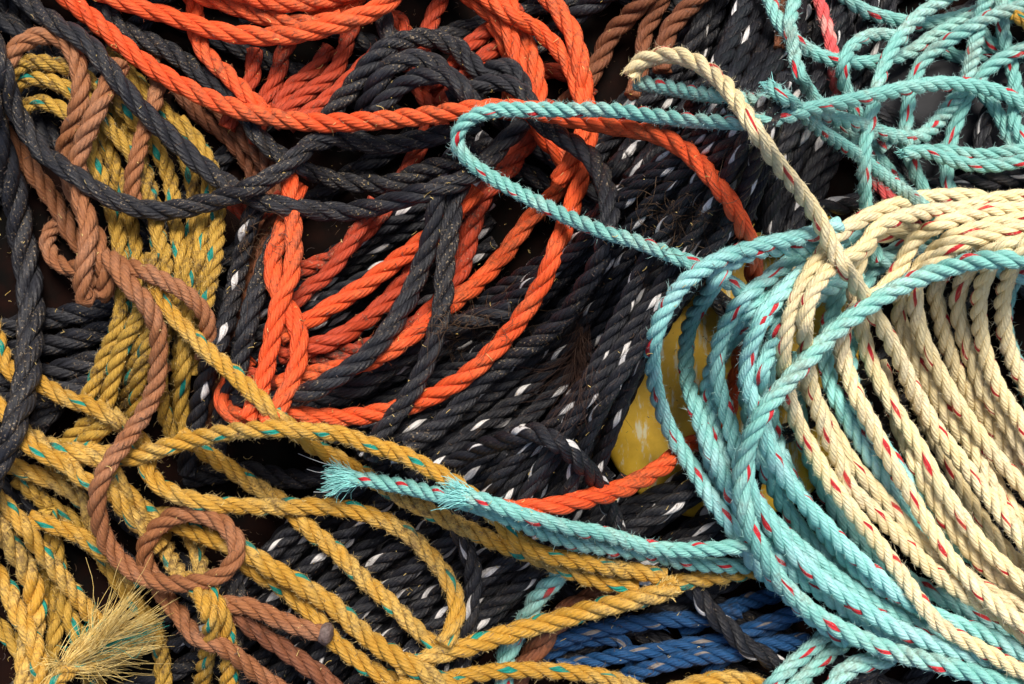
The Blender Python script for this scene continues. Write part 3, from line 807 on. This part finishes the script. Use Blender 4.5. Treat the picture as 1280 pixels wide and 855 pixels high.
# --- the cream coil
coil('ccoil', 'rope_coil', 'heavy coil of cream rope with red flecks on the right', 'rope coil', None, (1180, 520))
CC = [(64, '1236,258@60 1225,249@64 1202,244 1156,246 1099,264 1050,292 1022,325 1002,361 988,399 981,438 983,477 990,507 1003,541 1022,576@68 1040,605 1066,640 1092,672 1118,706 1145,744 1175,780 1215,805 1259,829 1280,840'),
      (65, '1277,246 1244,250 1193,263 1146,266 1100,283 1078,312 1040,334 1020,360 1007,392 1004,430 1010,469 1020,508 1034,547 1047,575 1060,608 1083,631 1119,668 1161,710 1196,738 1238,763 1280,794'),
      (65.5, '1280,260 1222,268 1176,279 1143,298 1124,334 1104,362 1072,385 1056,410 1053,438 1066,483 1087,526 1108,570 1133,610 1161,657 1189,699 1224,739 1255,765 1280,781'),
      (64.5, '1140,290@60 1120,290@64.5 1092,298 1074,325 1068,360 1076,406 1087,448 1105,487 1127,524 1152,563 1176,606 1204,650 1236,690 1276,725'),
      (66, '1280,274 1232,284 1190,298 1162,322 1144,345 1129,370 1126,399 1140,438 1161,480 1189,526 1216,560 1236,600 1258,640 1276,670'),
      (66.6, '1280,286 1238,294 1194,308 1164,332 1147,352 1144,378 1150,412 1168,455 1192,498 1224,542 1252,577 1276,605'),
      (66.2, '1280,295 1246,302 1208,316 1182,340 1170,362 1175,396 1185,433 1203,477 1231,519 1259,560 1278,585'),
      (67, '1280,301 1250,308 1222,326 1203,352 1196,380 1203,418 1214,453 1230,490 1254,522 1278,560'),
      (67.4, '1280,306 1262,308 1244,322 1232,345 1225,368 1224,400 1231,440 1245,478 1264,510 1280,535'),
      (67.8, '1280,312 1270,324 1261,346 1254,372 1256,410 1268,450 1282,478'),
      (63, '1000,470 1030,520 1060,570 1090,610 1130,655 1180,700 1230,735 1280,760'),
      (63.5, '1120,420 1140,480 1165,540 1190,590 1220,640 1250,680 1280,712'),
      (63.2, '1180,480 1205,540 1235,590 1262,630 1290,660'),
      (62.8, '1100,450 1120,520 1150,590 1180,645 1215,690 1250,725 1290,752')]
for o_, s in CC:
    rope('cream', 'rope_turn', '', '', o_, 11.2, s, thing='ccoil')
c_end = rope('cream', 'loose_end', '', '', 76, 11.8, '794,99 800,82 818,71 842,68 867,76 891,92 912,116 931,141 951,172 972,204 995,233 1017,262 1032,291 1046,322 1066,350 1087,383 1108,417 1126,452 1147,498 1171,538 1196,570 1222,604 1257,650 1280,678', thing='ccoil', stiff=1.4, lay=3.9)


# ---------------------------------------------------------------- lay the ropes, lowest first
jobs = []
for R_ in ROPES:
    xy, idx = spline(R_['pts'])
    orders = np.array([p[2] for p in R_['pts']])[np.clip(np.floor(idx + 1e-6).astype(int), 0, len(R_['pts']) - 1)]
    xy = xy + np.stack([gsmooth(rng.normal(0, 1, len(xy)), 9), gsmooth(rng.normal(0, 1, len(xy)), 9)], 1) * 4.5
    R_['xy'], R_['z'] = xy, np.zeros(len(xy))
    cut = np.flatnonzero(np.diff(orders)) + 1
    for seg in np.split(np.arange(len(xy)), cut):
        if len(seg) > 2:
            jobs.append((orders[seg[0]], len(jobs), R_, seg))
jobs.sort(key=lambda j: (j[0], j[1]))
for o_, _, R_, seg in jobs:
    R_['z'][seg] = drape(R_['xy'][seg], R_['r'], R_['kw'].get('stiff', 1.0))
for R_ in ROPES:
    orders = {p[2] for p in R_['pts']}
    if len(orders) > 1:
        R_['z'] = gsmooth(R_['z'], 9)
    lift = R_['kw'].get('lift')
    if lift:                       # (start, end) heights added at the ends, fading over 90 units
        s = np.arange(len(R_['z'])) * STEP
        for h, q in ((lift[0], s), (lift[1], s[::-1])):
            R_['z'] = R_['z'] + h * np.exp(-(q / 70.) ** 2)
FUZZ = dict(orange=.2, dirty_shaded_orange=.2, teal=1.9, tealb=1.7, cream=1.5, yellow=2.4, oyellow=1.2, brown=1.3, shaded_brown=.3, black=.8, fleck=.4, blue=.3, pink=.8)
TR = {k: (1, 0, 0) for k in ('fleck', 'yellow', 'oyellow', 'teal', 'tealb', 'cream', 'blue')}
TR['pink'] = (1, 1, 1)
LAY = dict(black=3.3, fleck=3.2, brown=2.9, teal=3.0, tealb=3.1, cream=3.3, yellow=2.9, oyellow=2.9, orange=3.7, dirty_shaded_orange=3.5)
for R_ in ROPES:
    kd = R_['kind']
    kw = R_['kw']
    me, org = rope_mesh(R_['name'], R_['xy'], R_['z'], R_['r'], kd, kw.get('lay', LAY.get(kd, 3.1)), kw.get('fuzz', FUZZ[kd]), TR.get(kd, (0, 0, 0)), kw.get('rate'))
    par = THINGS[R_['thing']] if R_['thing'] else None
    o = link(R_['name'], me, org, par)
    if par is None:
        tag(o, R_['label'], R_['cat'], R_['group'])
    R_['obj'] = o


def end_of(R_, which):
    i, j = (0, 6) if which == 0 else (-1, -7)
    W = to_world(R_['xy'][:, 0], R_['xy'][:, 1], R_['z'])
    d = W[i] - W[j]
    return W[i], d / np.linalg.norm(d)


def fray(R_, which, n, length, w, mats, spread=.5, droop=-.3, names='frayed_end', share=(1,), curl=.25):
    """fibres fanning out of a rope's cut end"""
    p, d = end_of(R_, which)
    r = R_['r'] * S
    side = np.cross(d, [0, 0, 1.])
    up = np.cross(side, d)
    paths, mi = [], []
    for q in range(n):
        a, b = rng.normal(0, 1, 2)
        st = p - d * r * rng.uniform(.2, 1.2) + (side * np.clip(a, -1.5, 1.5) + up * np.clip(b, -1.2, 1.5)) * r * .48
        dr = d + side * (a * .5 + rng.normal(0, .5)) * spread + up * (b * .4 + rng.normal(0, .4)) * spread
        L = length * S * rng.uniform(.45, 1.1)
        pts = [st]
        for k in range(5):
            dr = dr + rng.normal(0, curl, 3) * .5 + np.array([0, 0, droop]) * .15
            dr /= np.linalg.norm(dr)
            pts.append(pts[-1] + dr * L / 5)
        paths.append(np.array(pts))
    V, F = tube_geo(paths, w * S, .45)
    per = len(F) // n
    V[:, 2] = np.maximum(V[:, 2], .002)
    cut = int(n * share[0])
    midx = np.repeat([0 if q < cut else 1 for q in range(n)], per)
    par = R_['obj']
    base = par if not par.parent else par.parent
    org = np.array(par.location) + (np.array(par.parent.location) if par.parent else 0)
    me = build_mesh(names, V - org, [F], mats, midx=midx)
    o = bpy.data.objects.new(names, me)
    COL.objects.link(o)
    o.parent = par
    return o


def fan(R_, clumps, w=.5):
    """a rope end burst into matted, curling locks: (tip, scatter, count, colour, bow)"""
    p, d = end_of(R_, 1)
    k0 = p[2] / S
    bx, by = R_['xy'][-1]
    paths, midx = [], []
    s = np.linspace(0, 1, 11)[:, None]
    for (tx, ty), (sx, sy), n, ci, bow in clumps:
        cz = hf_get(np.array([float(tx)]), np.array([float(ty)]))[0] + rng.uniform(8, 26)
        a = np.array([bx + rng.normal(0, 6), by + rng.normal(0, 6), k0 + rng.uniform(-4, 12)])
        b = np.array([tx, ty, cz])
        side = np.array([-(b - a)[1], (b - a)[0], 0]) / np.linalg.norm((b - a)[:2])
        m1 = a + (b - a) * .35 + side * bow + [0, 0, rng.uniform(6, 16)]
        m2 = a + (b - a) * .7 - side * bow * .6 + [0, 0, rng.uniform(0, 14)]
        mid = (1 - s) ** 3 * a + 3 * s * (1 - s) ** 2 * m1 + 3 * s * s * (1 - s) * m2 + s ** 3 * b
        for q in range(n):
            e = rng.uniform(.5, 1.0)
            off = rng.normal(0, 1, 3) * [sx, sy, 5]
            wig = np.cumsum(rng.normal(0, 1, (11, 3)), 0)
            wig = np.stack([gsmooth(wig[:, c], 1.2) for c in range(3)], 1) * rng.gamma(2, 1.1)
            c = mid * 1.0
            c = np.stack([np.interp(s[:, 0] * e, s[:, 0], mid[:, c_]) for c_ in range(3)], 1)
            c = c + off * (.35 + .75 * s ** 1.5) + wig * (.2 + s)
            paths.append(to_world(c[:, 0], c[:, 1], np.maximum(c[:, 2], 3)))
            midx.append(ci)
    V, F = tube_geo(paths, w * S, .5, 3)
    midx = np.repeat(midx, len(F) // len(paths))
    o = bpy.data.objects.new('frayed_end', build_mesh('frayed_end', V - np.array(R_['obj'].location), [F], [FIB['yellow'], FIB['green']], midx=midx))
    COL.objects.link(o)
    o.parent = R_['obj']


def cap(R_, which, mat, name='cut_end'):
    """a rounded muddy cut end"""
    p, d = end_of(R_, which)
    r = R_['r'] * S
    side = np.cross(d, [0, 0, 1.])
    up = np.cross(side, d)
    V, F = [], []
    prof = [(-.5, .92), (-.2, 1.0), (.1, .98), (.32, .8), (.42, .45), (.40, .08)]
    k = 20
    for h, q in prof:
        for a in range(k):
            an = 2 * math.pi * a / k
            rr = r * q * (1 + random.uniform(-.12, .12))
            V.append(p + d * (h * r + random.uniform(-.05, .05) * r) + side * rr * math.cos(an) + up * rr * math.sin(an))
    for i in range(len(prof) - 1):
        for a in range(k):
            F.append((i * k + a, i * k + (a + 1) % k, (i + 1) * k + (a + 1) % k, (i + 1) * k + a))
    org = np.array(R_['obj'].location)
    me = build_mesh(name, np.array(V) - org, [np.array(F), np.array([[(len(prof) - 1) * k + a for a in range(k)]])], [mat])
    o = bpy.data.objects.new(name, me)
    COL.objects.link(o)
    o.parent = R_['obj']


def tuft(name, label, cat, mat, x, y, rx, ry, n, L, w, ang=None, up=3, curl=.5):
    """a clump of loose thin stems lying on the pile"""
    paths = []
    for q in range(n):
        px, py = x + rng.normal(0, rx), y + rng.normal(0, ry)
        a = (ang if ang is not None else rng.uniform(0, 6.28)) + rng.normal(0, .35)
        l = L * rng.uniform(.4, 1.2)
        pts = []
        da = rng.normal(0, curl)
        for k in range(9):
            h = hf_get(np.array([px]), np.array([py]))[0]
            pts.append((px, py, h + rng.uniform(.3, up)))
            a += da * .35 + rng.normal(0, curl * .3)
            px += math.cos(a) * l / 9
            py -= math.sin(a) * l / 9
        pts = np.array(pts)
        pts[:, 2] = gsmooth(pts[:, 2], 1.4) + 1.0
        paths.append(to_world(pts[:, 0], pts[:, 1], pts[:, 2]))
    V, F = tube_geo(paths, w * S, .4)
    c = V.mean(0)
    o = link(name, build_mesh(name, V - c, [F], [mat]), c)
    tag(o, label, cat)
    return o


fan(y_fr, [((182, 731), (4, 4), 70, 0, 14), ((170, 742), (5, 4), 60, 0, -10), ((160, 756), (6, 5), 60, 0, 12), ((203, 758), (5, 4), 80, 0, -14), ((200, 772), (5, 4), 70, 0, 10),
           ((208, 792), (4, 5), 90, 0, 12), ((196, 800), (6, 5), 80, 0, -12), ((180, 808), (7, 5), 70, 0, 8), ((150, 800), (9, 6), 70, 0, -8), ((128, 806), (9, 7), 60, 0, 9),
           ((112, 792), (7, 6), 110, 1, 6), ((198, 781), (4, 3), 60, 1, -8), ((165, 830), (12, 8), 90, 0, 6), ((125, 842), (14, 8), 80, 0, -5), ((60, 838), (10, 10), 40, 0, 5), ((170, 770), (16, 16), 90, 0, 30), ((175, 790), (18, 16), 90, 0, -30)], .5)
fray(y_b, 1, 140, 9, .45, [FIB['yellow']], spread=1.0, curl=.5)
for R_, n, L in ((t_e1, 90, 10), (t_e2, 80, 12), (t_e3, 80, 10), (t_f1, 300, 36), (t_f2, 240, 30)):
    fray(R_, 0, n, L, .5, [FIB['teal']], spread=.15, curl=.4)
fray(c_end, 0, 60, 9, .5, [FIB['cream']], spread=.4)
fray(t_f1, 0, 4, 85, .5, [FIB['white']], spread=.35, names='loose_filament', curl=.3)
cap(r_cut, 1, FIB['grey'])
tuft('dried_weed', 'matted dry brown weed caught between the orange sweeps', 'weed', FIB['weed'], 585, 405, 34, 12, 80, 50, .35)
tuft('dried_weed', 'dark hairy weed strewn over the black hank under the long teal rope', 'weed', FIB['weed'], 850, 270, 36, 26, 60, 60, .3)
tuft('rope_yarn', 'reddish brown loose yarn lying lengthways on the black hank', 'yarn', FIB['hair'], 728, 430, 4, 22, 110, 110, .35, ang=math.radians(252), curl=.3, up=6)
tuft('dried_weed', 'wispy dry weed hanging left of the twisted orange pair', 'weed', FIB['weed'], 305, 300, 16, 20, 45, 60, .35)

# scraps of fibre and grit caught all over the older part of the heap
n = 2600
px, py = rng.uniform(-60, 900, n), rng.uniform(-60, 900, n)
an = rng.uniform(0, 6.28, n)
ln = rng.gamma(2.2, 1.6, n).clip(1.2, 12)
q = []
for x, y, a, l in zip(px, py, an, ln):
    s_ = np.linspace(0, 1, 4)
    bx, by = x + np.cos(a + s_ * rng.normal(0, .9)) * l * s_, y + np.sin(a + s_ * rng.normal(0, .9)) * l * s_
    h = hf_get(bx, by)
    q.append(to_world(bx, by, gsmooth(h, 1.0) + .35))
V, F = tube_geo(q, .42 * S, .6, 3)
tag(link('debris', build_mesh('debris', V, [F], [FIB['weed'], FIB['yellow'], FIB['grey']], midx=np.repeat(rng.choice([0, 0, 1, 2], n), len(F) // n)), (0, 0, 0)),
    'scraps of fibre and grit caught on the old ropes', None, None, 'stuff')


# ---------------------------------------------------------------- camera, light
cam = bpy.data.cameras.new('camera')
cam.sensor_width = 36
cam.lens = 36 * CAMH / 1280
cam.clip_start = .02
cam.clip_end = 100
co = bpy.data.objects.new('camera', cam)
COL.objects.link(co)
co.location = (0, 0, CAMH * S)
scene.camera = co

w = bpy.data.worlds.new('World')
scene.world = w
w.use_nodes = True
nt = w.node_tree
bg = nt.nodes['Background']
sky = nt.nodes.new('ShaderNodeTexSky')
sky.sky_type = 'NISHITA'
sky.sun_disc = False
EL, AZ = math.radians(60), math.radians(15)
sky.sun_elevation = EL
sky.sun_rotation = AZ
sky.dust_density = 4.0
sky.ozone_density = .5
nt.links.new(sky.outputs[0], bg.inputs[0])
bg.inputs[1].default_value = .05
sl = bpy.data.lights.new('sun', 'SUN')
sl.energy = 1.5
sl.angle = math.radians(22)
sl.color = (1, .93, .82)
so = bpy.data.objects.new('sun', sl)
COL.objects.link(so)
so.rotation_euler = (math.pi / 2 - EL, 0, -AZ + math.pi)
# aim: from the azimuth AZ (measured from +Y towards +X) down to the pile
import mathutils
dv = mathutils.Vector((math.sin(AZ) * math.cos(EL), math.cos(AZ) * math.cos(EL), math.sin(EL)))
so.rotation_euler = dv.to_track_quat('Z', 'Y').to_euler()
so.location = dv * 3

vs = scene.view_settings
vs.view_transform = 'Standard'
vs.look = 'None'
vs.exposure = 1.68
vs.gamma = 1
